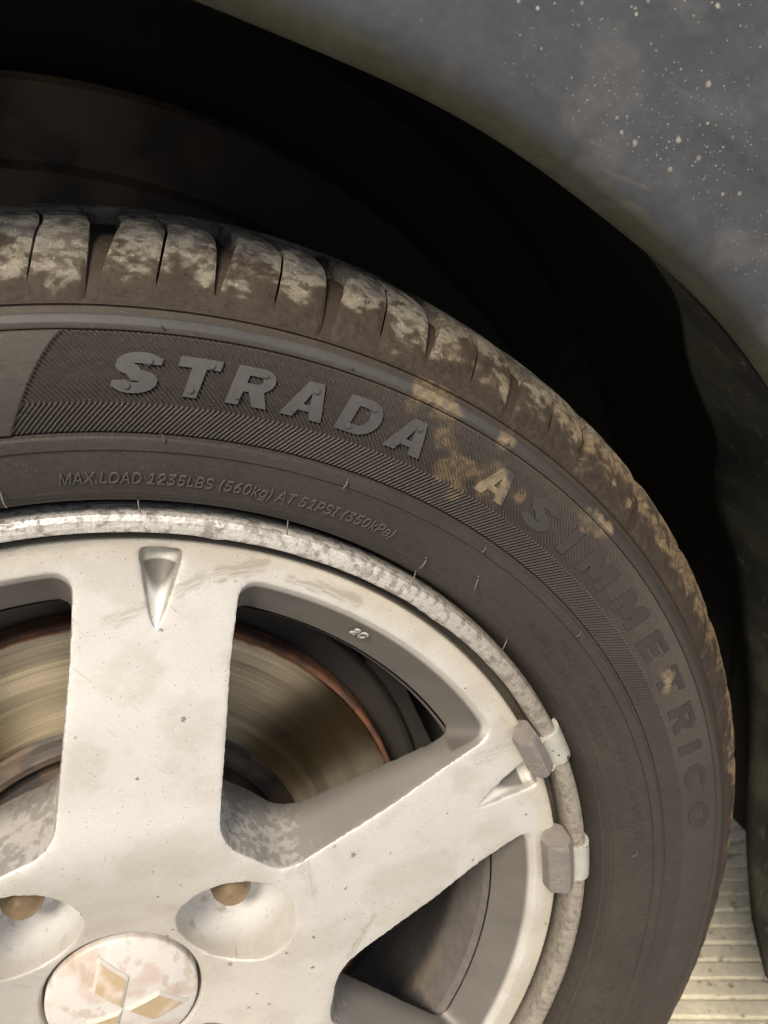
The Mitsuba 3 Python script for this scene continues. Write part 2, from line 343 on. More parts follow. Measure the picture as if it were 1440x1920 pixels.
# ---- tyre profile
TP = [(.2045, .016), (.2076, .0090), (.2100, .0010), (.2125, -.0055), (.2155, -.0094), (.2210, -.0128), (.2320, -.0163), (.2450, -.0172), (.2560, -.0156), (.2660, -.0122), (.2740, -.0081),
      (.2800, -.0038), (.2860, .0020), (.2910, .0085), (.2945, .0158), (.2968, .0250), (.2985, .0400), (.2998, .0600), (.3005, .0830), (.2998, .1050), (.2980, .1300), (.2945, .1500), (.2860, .1640), (.2660, .1770), (.2400, .1820), (.2200, .1770), (.2072, .1600)]
TP = np.array(TP); _s = np.r_[0, np.cumsum(np.hypot(*np.diff(TP, axis=0).T))]
TS = make_interp_spline(_s, TP, 3); SS = np.linspace(0, _s[-1], 6000); CC = TS(SS)
TT = np.gradient(CC, axis=0); TT /= np.linalg.norm(TT, axis=1, keepdims=True); NN = np.stack([TT[:, 1], -TT[:, 0]], 1)
half = np.argmax(CC[:, 0])
def s_of_r(r): return np.interp(r, CC[:half, 0], SS[:half])
def s_of_y(y): i = CC[:, 1].argmin(); return np.interp(y, CC[i:half, 1], SS[i:half])
def on_tyre(s, off=0.0):
    """(r, y) of the tyre's surface at profile length s, raised by off along its normal."""
    s = np.asarray(s, float); off = np.asarray(off, float)
    c = np.stack([np.interp(s, SS, CC[:, 0]), np.interp(s, SS, CC[:, 1])], -1)
    n = np.stack([np.interp(s, SS, NN[:, 0]), np.interp(s, SS, NN[:, 1])], -1)
    return c+n*off[..., None]
def settle(v):
    """the tyre's flat contact with the ground and the slight bulge above it"""
    v = np.array(v); v[:, 2] = np.maximum(v[:, 2], GROUND+.0006); return v
def at(r_, deg, off=0.0):
    q = on_tyre(s_of_r(r_), off); a = math.radians(deg); return np.array([q[0]*math.cos(a), q[1], q[0]*math.sin(a)])
for r_, d_, R_ in ((.2702, 63.2, .0065), (.2690, 61.3, .0075), (.2600, 60.4, .0050), (.2520, 58.2, .0075), (.2500, 59.6, .0050), (.2555, 54.9, .0078), (.2520, 55.3, .0050), (.2560, 52.3, .0034), (.2700, 55.6, .0050), (.2680, 44.6, .0055), (.2650, 45.6, .0050), (.2690, 43.6, .0040), (.2560, 27.5, .0035), (.2530, 26.4, .0030)):
    q = at(r_, d_); MUDSPOTS.append((float(q[0]), float(q[1]), float(q[2]), R_))

RING = .2738; S0 = float(s_of_r(.2746)); S1 = float(s_of_y(.078)); SM = float(s_of_y(.047))
def carcass_off(s):
    r, y = CC[np.searchsorted(SS, np.clip(s, 0, SS[-1]-1e-9)), :]
    front = s < SS[half]
    o = 0.0
    if front:
        if .2318 < r < .2364: o += .0009*min(1, (r-.2318)/.0005, (.2364-r)/.0007)
        if .2372 < r < .2676: o -= .0022
        if .2679 < r < .2722: o += .0004
        if .2724 < r < .2744: o -= .0011
        for c in (.2128, .2139, .2150, .2162): 
            if abs(r-c) < .00035: o += .00028
        if s > S0: o -= .0006+.0062*min(1, max(0, (s-S0)/(SM-S0)))**.8
    if s > S1: o = -.0068
    if s > SS[-1]*.82: o = 0.0
    return o
ss = np.unique(np.r_[np.linspace(0, S0, 150), np.linspace(S0, S1, 50), np.linspace(S1, SS[-1], 60), [s_of_r(x) for x in (.2318, .2323, .2357, .2364, .2365, .2724, .2725, .2743, .2744)]])
off = np.array([carcass_off(x) for x in ss]); prof = on_tyre(ss, off)
tm = revolve(prof, 900); tm.vertices = settle(tm.vertices)
obj('tyre', tm, 'm_rubber', W, smooth=40)

# ---- the band of fine herringbone ridges
NL = 980
def herring(d0, d1, per, rows_):
    n_ = int(round((d1-d0)/360*NL*per)); th = np.radians(np.linspace(d0, d1, n_+1)); sb = np.linspace(s_of_r(.2368), s_of_r(.2680), rows_)
    rb = np.interp(sb, SS, CC[:, 0])
    ph = (th[:, None]*NL/(2*PI))+np.where(rb < .2468, (rb-.2468), -(rb-.2468))[None, :]/.00175
    tri = np.abs((ph % 1.0)-.5)*2
    thb = np.radians(87.4+4.4*((.268-rb)/.031)**.7)
    inpl = np.clip((th[:, None]-thb[None, :])/.0035, 0, 1)*(th[:, None] < math.radians(152))
    fill = np.interp(np.degrees(th), [-10, 12, 46], [.25, .3, 1.0])[:, None]
    offb = inpl*.0005+(1-inpl)*(-.0011*(fill*.6+.4)+.00120*tri*fill)
    k = np.arange(rows_); edge = np.minimum(1, np.minimum(k, rows_-1-k)/(.03*rows_)); offb = -.0020+(offb+.0020)*edge
    q = on_tyre(np.broadcast_to(sb, ph.shape), offb)
    return quads(settle(pol(q[..., 0], th[:, None], q[..., 1]).reshape(-1, 3)), grid_faces(n_+1, rows_))
hb = herring(-24, 100, 6, 112); hb2 = herring(100, 336, 3, 40)
obj('herringbone_band', trimesh.util.concatenate([hb, hb2]), 'm_rubber', W, smooth=True, label='band of fine herringbone ridges under the large raised letters')
rr = on_tyre(np.linspace(s_of_r(.2681), s_of_r(.2721), 8), np.array([0, .0007, .0008, .0008, .0008, .0008, .0007, 0]))
tm = revolve(rr, 900); tm.vertices = settle(tm.vertices)
obj('sidewall_ring', tm, 'm_letter', W, smooth=40, label='smooth grey ring between the lettering and the tread blocks')

# ---- shoulder blocks, one by one
A_FULL = math.radians(86.25); STEP = 2*PI/96
def gap(kind, v):
    """half width of a groove, in radians, along the block from its foot (0) to the crown (1)"""
    d = np.radians
    if kind == 0: return d(np.interp(v, [0, .12, .45, .8, 1], [.34, .40, .74, 1.08, 1.2]))
    if kind == 2: return d(np.interp(v, [0, .10, .13, .45, .8, 1], [0, 0, .18, .54, .98, 1.1]))
    return d(np.interp(v, [0, .12, .16, .5, .75, 1], [0, 0, .07, .09, .14, .04]))
def drift(v): return np.radians(np.interp(v, [0, .35, .6, .8, 1], [0, -.55, -.85, -.75, -.25]))
NU, NV = 19, 46
vv = np.linspace(0, 1, NV); vw = vv*(S1-S0)/(SM-S0)
for k in range(96):
    kl, kr = k % 4, (k+1) % 4
    kl = 1 if kl in (1, 3) else kl; kr = 1 if kr in (1, 3) else kr
    jr = np.random.default_rng(100+k)
    aL = A_FULL-k*STEP+drift(vw)-gap(kl, vw); aR = A_FULL-(k+1)*STEP+drift(vw)+gap(kr, vw)
    aL, aR = np.maximum(aL, aR+1e-4), aR
    u = .5-.5*np.cos(np.linspace(0, PI, NU))
    TH = aL[None]+(aR-aL)[None]*u[:, None]
    S = np.broadcast_to(S0+(S1-S0)*vv, TH.shape)
    arc = .29*np.abs(aL-aR)[None]
    dl, drr = u[:, None]*arc, (1-u[:, None])*arc
    rnd = lambda d, R, g: -np.minimum(1, g/.003)*.0007*np.clip(1-d/R, 0, 1)**2
    o = rnd(dl, .0018, gap(kl, vw)[None])+rnd(drr, .0026, gap(kr, vw)[None]*1.4)
    o = o+.00035*(meshkit.fbm(np.stack([TH*40, S*420, 0*S+k*3.7], -1), 3, 5)-.5)*2
    foot = -.0008*np.clip(1-vw/.05, 0, 1)**2
    o = o+foot[None]-.0018*np.clip((vv-.93)/.07, 0, 1)[None]**2
    dep = .0012+.0066*np.minimum(vw, 1)**.8
    top = on_tyre(S, o); P = pol(top[..., 0], TH, top[..., 1])
    ring = [(i, 0) for i in range(NU)]+[(NU-1, j) for j in range(1, NV)]+[(i, NV-1) for i in range(NU-2, -1, -1)]+[(0, j) for j in range(NV-2, 0, -1)]
    bi = np.array(ring); bt = on_tyre(S[bi[:, 0], bi[:, 1]], o[bi[:, 0], bi[:, 1]]*0-dep[bi[:, 1]])
    B = pol(bt[:, 0], TH[bi[:, 0], bi[:, 1]], bt[:, 1])
    v = np.vstack([P.reshape(-1, 3), B]); f = grid_faces(NU, NV)
    ti = bi[:, 0]*NV+bi[:, 1]; n0 = NU*NV; m = len(bi); j = np.arange(m); j2 = (j+1) % m
    f = np.vstack([f, np.stack([ti[j], ti[j2], n0+j2, n0+j], 1)])
    obj('tread_block', quads(settle(v), f), 'm_tread', W, smooth=50)
for ya, yb in ((.084, .104), (.110, .138)):
    sa_, sb_ = s_of_y(ya) if ya < .083 else None, None
    i0 = np.argmin(np.abs(CC[:, 1]-ya)+1e3*(CC[:, 0] < .29)); i1 = np.argmin(np.abs(CC[:, 1]-yb)+1e3*(CC[:, 0] < .29))
    s_ = np.linspace(SS[i0], SS[i1], 8); o_ = np.array([-.0085, -.0006, 0, 0, 0, 0, -.0006, -.0085])
    s_[1] = s_[0]+.0004; s_[-2] = s_[-1]-.0004
    tm = revolve(on_tyre(s_, o_), 720); tm.vertices = settle(tm.vertices)
    obj('tread_rib', tm, 'm_tread', W, smooth=40)

# ---- raised lettering, bent round the sidewall
def arc_pts(cx, cy, rx, ry, a0, a1, n=14):
    a = np.radians(np.linspace(a0, a1, n)); return list(zip(cx+rx*np.cos(a), cy+ry*np.sin(a)))
def stroke(pts, w, cap=2): return sg.LineString(pts).buffer(w/2, cap_style=cap, join_style=2, mitre_limit=3)
def glyph(ch):
    """bold wide capitals, 1 high; returns polygon and width"""
    w = .27
    if ch == 'S':
        top = arc_pts(.42, .715, .30, .155, 10, 270); bot = arc_pts(.42, .285, .30, .155, 90, -170)
        g = stroke(top[:-1]+bot, w).union(stroke([(.62, .80), (.84, .80)], .17)).union(stroke([(.0, .22), (.2, .22)], .17)); wd = .84
        return g.intersection(sg.box(0, -.01, .88, 1.01)), wd
    if ch == 'T': return so.unary_union([sg.box(0, .74, .82, 1), sg.box(.27, 0, .55, 1)]), .82
    if ch == 'I': return sg.box(0, 0, .28, 1), .28
    if ch == 'A':
        g = sg.Polygon([(0, 0), (.30, 1), (.62, 1), (.92, 0), (.64, 0), (.585, .2), (.335, .2), (.28, 0)])
        return g.difference(sg.Polygon([(.385, .37), (.46, .72), (.535, .37)])), .92
    if ch == 'D':
        o = sg.Polygon([(0, 0), (.45, 0)]+arc_pts(.45, .5, .42, .5, -90, 90)+[(0, 1)])
        i = sg.Polygon([(.27, .24), (.44, .24)]+arc_pts(.44, .5, .17, .26, -90, 90)+[(.27, .76)]); return o.difference(i), .87
    if ch == 'R':
        o = so.unary_union([sg.box(0, 0, .27, 1), sg.Polygon([(0, .36), (.5, .36)]+arc_pts(.5, .68, .32, .32, -90, 90)+[(0, 1)]), sg.Polygon([(.36, .4), (.66, .44), (.86, 0), (.56, 0)])])
        i = sg.Polygon([(.27, .58), (.48, .58)]+arc_pts(.48, .68, .10, .10, -90, 90)+[(.27, .78)]); return o.difference(i), .84
    if ch == 'M':
        return so.unary_union([sg.box(0, 0, .26, 1), sg.box(.78, 0, 1.04, 1), sg.Polygon([(0, 1), (.32, 1), (.52, .55), (.72, 1), (1.04, 1), (.64, .12), (.40, .12)])]), 1.04
    if ch == 'E': return so.unary_union([sg.box(0, 0, .27, 1), sg.box(0, 0, .74, .235), sg.box(0, .385, .68, .615), sg.box(0, .765, .74, 1)]), .74
    if ch == 'C': return stroke(arc_pts(.45, .5, .33, .37, 38, 322, 26), w), .84
    if ch == 'O':
        o = sg.Polygon(arc_pts(.46, .5, .46, .5, 0, 360, 40)); return o.difference(sg.Polygon(arc_pts(.46, .5, .19, .24, 0, 360, 30))), .92
def wrap(mesh2d, th0, r0, lift):
    """x runs clockwise round the wheel, y outwards, z off the rubber"""
    v = np.array(mesh2d.vertices); s0 = float(s_of_r(r0))
    s = s0+v[:, 1]; q = on_tyre(s, lift+v[:, 2]); rref = r0+.006
    return trimesh.Trimesh(pol(q[:, 0], th0-v[:, 0]/rref, q[:, 1]), mesh2d.faces, process=False)
def extr(g, h, size=.0022):
    ms = [trimesh.creation.extrude_polygon(x, h, engine='earcut') for x in (g.geoms if hasattr(g, 'geoms') else [g]) if x.area > 1e-9]
    m = trimesh.util.concatenate(ms); v, f = trimesh.remesh.subdivide_to_size(m.vertices, m.faces, size); return trimesh.Trimesh(v, f, process=False)
H = .0122
def big_word(word, d0, d1, r0, lift=-.0004, studs=True):
    gl = [glyph(c) for c in word]; wx = 1.27
    tot = sum(w for _, w in gl)*H*wx; span = math.radians(d0-d1)*(r0+.006)
    sp = (span-tot)/(len(word)-1); x = 0.0
    for c, (g, w) in zip(word, gl):
        g = g.buffer(.012).buffer(-.024).buffer(.012).simplify(.006)
        g = sa.affine_transform(g, [H*wx, .26*H, 0, H, 0, 0])
        bd = g.bounds; m = extr(g, .0010)
        for fx, fy in (((.3, .2), (.72, .78)) if studs else ()):
            pt = sg.Point(bd[0]+(bd[2]-bd[0])*fx, bd[1]+(bd[3]-bd[1])*fy)
            pt = so.nearest_points(g.buffer(-.0013) if not g.buffer(-.0013).is_empty else g, pt)[0]
            st = extr(pt.buffer(.00105), .0018, .005); m = trimesh.util.concatenate([m, st])
        obj('raised_letter', wrap(m, math.radians(d0)-x/(r0+.006), r0, lift), 'm_letter', W, smooth=30)
        x += w*H*wx+sp
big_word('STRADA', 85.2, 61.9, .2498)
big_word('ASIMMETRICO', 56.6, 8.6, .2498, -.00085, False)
def small_text(text, d0, d1, r0, h, lift=.00005, depth=.0008, name='moulded_lettering', mat='m_text'):
    m = meshkit.text_mesh(text, h, depth, bold=False)
    v, f = trimesh.remesh.subdivide_to_size(m.vertices, m.faces, .0025); m = trimesh.Trimesh(v, f, process=False)
    m.vertices[:, 0] += .18*m.vertices[:, 1]
    span = math.radians(d0-d1)*(r0+.006); m.vertices[:, 0] *= span/(m.vertices[:, 0].max())
    obj(name, wrap(m, math.radians(d0), r0, lift-.0002), mat, W, smooth=30)
small_text('MAX.LOAD 1235LBS (560kg) AT 51PSI (350kPa)', 89.3, 60.2, .2203, .0042)
small_text('PLIES:', 42.9, 38.6, .2208, .0036, depth=.00055, mat='m_rubber')
small_text('TREAD:1POLYESTER+2STEEL+1NYLON', 38.9, 9.0, .2245, .0036, depth=.00055, mat='m_rubber')
small_text('SIDEWALL:1POLYESTER', 38.4, 23.0, .2184, .0036, depth=.00055, mat='m_rubber')
small_text('OUTSIDE', -11.5, -24.0, .2200, .0060, depth=.00045, mat='m_rubber')

# ---- rubber hairs left by the mould
for r_, d_, ln, lean in ((.2350, 81.3, .0046, .9), (.2350, 66.6, .0050, -.8), (.2126, 83.0, .0052, -1.0), (.2122, 69.4, .0058, -1.0), (.2122, 55.2, .0060, -1.0), (.2195, 56.0, .0048, -1.1), (.2240, 50.6, .0052, -1.1), (.2122, 41.5, .0052, -1.0),
                         (.2690, 81.8, .0026, .6), (.2690, 69.0, .0024, .6), (.2190, 93.6, .0052, -1.0), (.2350, 52.4, .0045, -.7), (.2250, 7.5, .005, -1.0), (.2350, 38.5, .0045, -.7), (.2690, 55.5, .003, .5)):
    a = math.radians(d_); b0 = on_tyre(s_of_r(r_), 0.0); n_ = np.array([0, -1.0, 0]); rad = np.array([math.cos(a), 0, math.sin(a)])
    p0 = np.array([b0[0]*math.cos(a), b0[1], b0[0]*math.sin(a)]); tg = np.array([math.sin(a), 0, -math.cos(a)])
    pts = [p0+n_*(.0011+.0015*math.sin(t*PI/2))*1.0+rad*(ln*lean*.8*t)+tg*(.0010*t*t*(1 if ln > .005 else -1)) for t in np.linspace(0, 1, 6)]
    pts = [p0-n_*.0006]+pts
    obj('mould_hair', tube(pts, np.linspace(.00036, .00022, 7)), 'm_hair', W, smooth=True)

# ------------------------------------------------------------------ alloy rim
A1 = 1.4043            # angle of the upright spoke
FK = PchipInterpolator([.0, .0305, .045, .060, .080, .100, .130, .160, .1925, .21], [-.0045, -.0045, -.0080, -.0136, -.0167, -.0128, -.0076, -.0004, .0038, .0038])
fr = lambda r: FK(np.clip(r, 0, .21))
front = [(r, float(fr(r))) for r in np.arange(.0312, .1915, .0022)]
pf = np.array([(.0006, .004), (.0306, .004)]+front+[(.1925, .0040), (.1945, .0040), (.1951, .0050), (.1953, .0100), (.1953, .0185), (.1800, .0190), (.1680, .0180), (.1400, .0185), (.1000, .0200), (.0850, .0240), (.0700, .0380), (.0450, .0400), (.0200, .0400), (.0006, .0400)])
pf = np.vstack([dense(pf, .0035), pf[:1]])[:-1]
rimm = to_manifold(revolve(pf, 640, closed=True))
def pcell(g, n=160):
    """n outline points of a star-shaped polygon, by angle about its centre"""
    c = np.array(g.representative_point().coords[0]) if False else np.array(g.centroid.coords[0])
    b = g.exterior; out = []
    for a in np.arange(n)*2*PI/n:
        ray = sg.LineString([c, c+.4*np.array([math.cos(a), math.sin(a)])]); h = ray.intersection(b)
        pts = [h] if h.geom_type == 'Point' else list(h.geoms); out.append(max((np.array(x.coords[0]) for x in pts), key=lambda z: np.hypot(*(z-c))))
    return np.array(out), c
def window(am, hw0, hw1, ro, rin, rad_in, rad_out):
    """opening between two spokes in the wheel's plane; am: its middle; hw0/hw1: the spokes' half width inside and outside"""
    disc = sg.Point(0, 0).buffer(ro, 128).difference(sg.Point(0, 0).buffer(rin, 96))
    spokes = []
    for s in (-1, 1):
        a = am+s*PI/6
        sp = sg.Polygon([(0, -hw0), (.09, -hw0), (.15, -hw1*.985), (.25, -hw1*1.07), (.25, hw1*1.07), (.15, hw1*.985), (.09, hw0), (0, hw0)])
        spokes.append(sa.rotate(sp, a, origin=(0, 0), use_radians=True))
    g = disc.difference(so.unary_union(spokes)); d = np.array([math.cos(am), math.sin(am)])
    g = max(g.geoms if hasattr(g, 'geoms') else [g], key=lambda x: x.area*(np.dot(x.centroid.coords[0], d) > 0))
    gi = g.buffer(-rad_in, 32).buffer(rad_in, 32); go = g.buffer(-rad_out, 32).buffer(rad_out, 32)
    cut = sg.Point(0, 0).buffer(.128, 64)
    g = gi.intersection(cut).union(go.difference(cut)).buffer(.0002).buffer(-.0002)
    return g if g.geom_type == 'Polygon' else max(g.geoms, key=lambda x: x.area)
NW = 360
for k in range(6):
    am = A1-PI/6-k*PI/3
    o0, c0 = pcell(window(am, .0290, .0283, .1840, .0855, .0165, .0060), NW)
    o1, c1 = pcell(window(am, .0295, .0285, .1665, .0900, .0150, .0050), NW)
    lv = []
    for t in np.r_[-.35, -.0, np.linspace(.06, 1, 9), 2.4]:
        tt = max(0, min(1, t)); o = o0+(o1-o0)*tt**1.15; f0 = fr(np.hypot(o0[:, 0], o0[:, 1])); y = f0+(.0185-f0)*t if t <= 1 else np.full(NW, .05)
        if t < 0: y = f0-.012
        lv.append(np.stack([o[:, 0], y, o[:, 1]], 1))
    v = np.vstack(lv); q = grid_faces(len(lv), NW, False, True); m = quads(v, q)
    n = len(v); vv_ = np.vstack([v, [[c0[0], -.03, c0[1]]], [[c1[0], .05, c1[1]]]]); j = np.arange(NW); j2 = (j+1) % NW
    ff = np.vstack([m.faces, np.stack([np.full(NW, n), j2, j], 1), np.stack([np.full(NW, n+1), n-NW+j, n-NW+j2], 1)])
    cm = trimesh.Trimesh(vv_, ff, process=False); cm.fix_normals() if False else None
    rimm -= to_manifold(cm)
    # the tapered notch at the end of each spoke
    a = A1-k*PI/3
    cr = []
    L0, L1 = .1630, .1915
    for x in np.r_[np.linspace(L0, L1-.002, 16), L1-.0008, L1]:
        t = (x-L0)/(L1-L0); Rk = .0009+.0071*min(1, t)**.8*(1 if x < L1-.0015 else (.93 if x < L1-.0004 else .80)); yc = float(fr(x))-.0008*t
        cr.append([(x, yc+1.05*Rk*math.cos(b), Rk*math.sin(b)) for b in np.arange(28)*2*PI/28])
    cr = np.array(cr); ca, sa2 = math.cos(a), math.sin(a)
    w = np.stack([cr[..., 0]*ca-cr[..., 2]*sa2, cr[..., 1], cr[..., 0]*sa2+cr[..., 2]*ca], -1)
    rimm -= m3.Manifold.hull_points(w[-3:].reshape(-1, 3).astype(np.float64)) if False else to_manifold((lambda vv2: trimesh.Trimesh(np.vstack([vv2.reshape(-1, 3), vv2[0].mean(0)[None], vv2[-1].mean(0)[None]]),
        np.vstack([quads(vv2.reshape(-1, 3), grid_faces(len(vv2), 28, False, True)).faces, [[len(vv2)*28, (i+1) % 28, i] for i in range(28)], [[len(vv2)*28+1, len(vv2)*28-28+i, len(vv2)*28-28+(i+1) % 28] for i in range(28)]]), process=False))(w))
LUG = [A1+PI/4+k*PI/2 for k in range(4)]; LR = .0573
for a in LUG:
    pr = [(.0001, -.04), (.0236, -.04), (.0232, -.016), (.0228, -.002), (.0214, .008), (.0185, .016), (.0150, .0205), (.0001, .0225)]
    c = revolve(dense(pr, .003), 96); c.vertices = c.vertices+[LR*math.cos(a), 0, LR*math.sin(a)]
    n = len(c.vertices); k = n//96
    c = trimesh.Trimesh(np.vstack([c.vertices, [[LR*math.cos(a), -.04, LR*math.sin(a)], [LR*math.cos(a), .0226, LR*math.sin(a)]]]),
                        np.vstack([c.faces, [[n, ((i+1) % 96)*k, i*k] for i in range(96)], [[n+1, i*k+k-1, ((i+1) % 96)*k+k-1] for i in range(96)]]), process=False)
    rimm -= to_manifold(c)
rimm = rimm.refine_to_length(.0019)
rm = relax(from_manifold(rimm), 7, .5)
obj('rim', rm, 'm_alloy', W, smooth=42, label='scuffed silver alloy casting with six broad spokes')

# ---- rim lip with the groove beside it
lp = dense([(.1945, .0165), (.1950, .0120), (.1985, .0118), (.1990, .0060), (.1990, .0010), (.1992, -.0014), (.2000, -.0027), (.2016, -.0032), (.2040, -.0033), (.2058, -.0026), (.2068, -.0006), (.2073, .0040), (.2070, .0110)], .00045)
n = 1600; th = np.arange(n)*2*PI/n
TH, R0 = np.meshgrid(th, lp[:, 0], indexing='ij'); Y0 = np.broadcast_to(lp[:, 1], TH.shape)
wt = np.clip((.0065-Y0)/.006, 0, 1)
pp = np.stack([np.cos(TH)*R0*260, Y0*260, np.sin(TH)*R0*260], -1)
dmg = (meshkit.fbm(pp, 4, 3)-.5); dmg2 = np.clip(meshkit.fbm(pp*.33+9, 3, 8)-.5, 0, 1)
inner = np.clip((.2015-R0)/.002, 0, 1)*np.clip((.004-Y0)/.004, 0, 1)
scr = np.clip((meshkit.fbm(np.stack([TH*14, 0*TH, 0*TH], -1), 3, 21)-.42)/.2, 0, 1)
R = R0-inner*(.0022*dmg2*wt+.0009*dmg)*(.25+scr)+.0001*dmg*wt; Y = Y0+wt*(.0003*dmg+.0012*dmg2)*(.25+.75*scr)
obj('rim_lip', quads(pol(R, TH, Y).reshape(-1, 3), grid_faces(n, len(lp), True)), 'm_lip', W, smooth=True, label='corroded rim edge, kerb-scraped and flaking')
obj('rim_barrel', revolve(dense([(.1672, .0176), (.1657, .0215), (.1650, .032), (.1652, .045), (.1680, .070), (.1700, .100), (.1650, .118), (.1640, .150), (.1800, .168), (.2050, .172)], .004), 540), 'm_barrel', W, smooth=40, label='dull grey inside of the rim, darker towards the back')

# ---- centre cap with its three diamonds
def dome(r): return -.0052-.0052*(1-np.clip(r/.0297, 0, 1)**2)
cp = [(.0002, float(dome(0)))]+[(r, float(dome(r))) for r in np.linspace(.002, .0290, 20)]+[(.0296, -.0049), (.0298, -.0040), (.0298, .0035)]
cap = obj('centre_cap', revolve(cp, 180), 'm_cap', W, smooth=40, label='worn round centre cap with a three diamond emblem')
for deg in (105, -15, -135):
    L = .0262; d = np.array([math.cos(math.radians(deg)), math.sin(math.radians(deg))]); e = np.array([-d[1], d[0]]); hwid = L*.5*math.tan(math.radians(30))
    o = np.array([d*.0005, d*L/2+e*hwid, d*L, d*L/2-e*hwid]); cc_ = o.mean(0); lay = []
    for k_, h_ in ((1.0, -.0004), (.985, .0006), (.83, .0013), (.80, .00135)):
        q_ = cc_+(o-cc_)*k_; ed = np.vstack([np.linspace(q_[i_], q_[(i_+1) % 4], 7)[:-1] for i_ in range(4)])
        lay.append(np.stack([ed[:, 0], dome(np.hypot(ed[:, 0], ed[:, 1]))-h_, ed[:, 1]], 1))
    v = np.vstack(lay+[[[cc_[0], float(dome(np.hypot(*cc_)))-.00135, cc_[1]]]]); f = quads(v, grid_faces(4, 24, False, True)).faces
    f = np.vstack([f, [[96, 72+i_, 72+(i_+1) % 24] for i_ in range(24)]])
    obj('emblem_diamond', trimesh.Trimesh(v, f, process=False), 'm_emblem', W, smooth=20)
for a in LUG:
    pr = dense([(.0001, .0010), (.0030, .0013), (.0058, .0030), (.0078, .0060), (.0086, .0095), (.0088, .0150), (.0088, .0230)], .0012)
    c = revolve(pr, 48); c.vertices = c.vertices+[LR*math.cos(a), 0, LR*math.sin(a)]
    obj('wheel_nut', c, 'm_nut', W, smooth=50)

tmk = meshkit.text_mesh('2C', .0036, .0007, bold=True); v = np.array(tmk.vertices); v[:, 0] -= v[:, 0].mean()
yw = .0105-v[:, 1]; rw = .1840+(.1665-.1840)*np.clip((yw-.0005)/.018, 0, 1)**1.15-v[:, 2]*.8-.0002
obj('cast_mark', trimesh.Trimesh(pol(rw, math.radians(54.2)-v[:, 0]/.174, yw-v[:, 2]*.6), tmk.faces, process=False), 'm_clipped', W, label='small raised casting mark inside the window')
# ---- balance weights clipped to the lip
def arc_block(prof, a0, a1, n=14, ends=0.0):
    """a closed (r, y) outline swept round the axle between two angles; ends: how far the end faces are drawn in"""
    prof = np.asarray(prof, float); th = np.linspace(a0, a1, n); c = prof.mean(0)
    rings = []
    for i, t in enumerate(th):
        k = 1-ends if i in (0, n-1) else 1.0
        q = c+(prof-c)*k; rings.append(pol(q[:, 0], t, q[:, 1]))
    m = len(prof); v = np.vstack(rings); f = quads(v, grid_faces(n, m, False, True)).faces
    k = len(v); v = np.vstack([v, rings[0].mean(0)[None], rings[-1].mean(0)[None]])
    f = np.vstack([f, [[k, (i+1) % m, i] for i in range(m)], [[k+1, k-m+i, k-m+(i+1) % m] for i in range(m)]])
    t = trimesh.Trimesh(v, f, process=False); return t
def round_prof(p, r=.0006):
    g = sg.Polygon(p).buffer(-r).buffer(r, 6); return np.array(g.exterior.coords)[:-1]
def weight(a_lo, a_hi, c_lo, c_hi, text, lab, r_in, ta):
    t = thing('balance_weight', lab, 'wheel weight', None)
    body = round_prof([(r_in, -.0006), (r_in+.0008, -.0064), (.1928, -.0100), (.1950, -.0098), (.1984, -.0062), (.1984, .0035), (.1945, .0080), (r_in+.005, .0062)])
    al, ah = math.radians(a_lo), math.radians(a_hi); n = 18
    thn = np.linspace(al, ah, n); m = arc_block(body, al, ah, n, .07)
    obj('lead_body', m, 'm_lead', t, smooth=45)
    th_ = .0009
    an = np.radians(np.linspace(196, 378, 26))
    path = np.stack([.2031+.0051*np.cos(an), .0020+.0066*np.sin(an)], 1)
    path = np.vstack([[(.1962, -.0066)], path[3:]])
    pd = dense(path, .0007, 3); tn = np.gradient(pd, axis=0); tn /= np.linalg.norm(tn, axis=1, keepdims=True); nn = np.stack([tn[:, 1], -tn[:, 0]], 1)
    pr = np.vstack([pd+nn*th_, pd[::-1]])
    obj('spring_clip', arc_block(pr, math.radians(c_lo), math.radians(c_hi), 14, .0), 'm_clip', t, smooth=45)
    g = meshkit.text_mesh(text, .0046, .0005); v = np.array(g.vertices); v[:, :2] -= v[:, :2].mean(0)
    # the figures stand on the body's outer face, reading round the rim
    rr_ = (r_in+.0008+.1928)/2; sl = (-.0100+.0064)/(.1928-r_in-.0008)
    ry = rr_+v[:, 1]; yy = -.0064+sl*(ry-(r_in+.0008))-v[:, 2]+.0001
    obj('stamped_figure', trimesh.Trimesh(pol(ry, math.radians(ta)-v[:, 0]/rr_, yy), g.faces, process=False), 'm_leadtext', t)
weight(22.5, 28.6, 22.1, 26.5, '15', 'short grey wheel weight with a pale clip, upper one on the rim edge', .1885, 24.3)
weight(2.4, 10.4, 2.8, 7.8, '20', 'long grey wheel weight with a pale clip, lower one on the rim edge', .1855, 4.6)

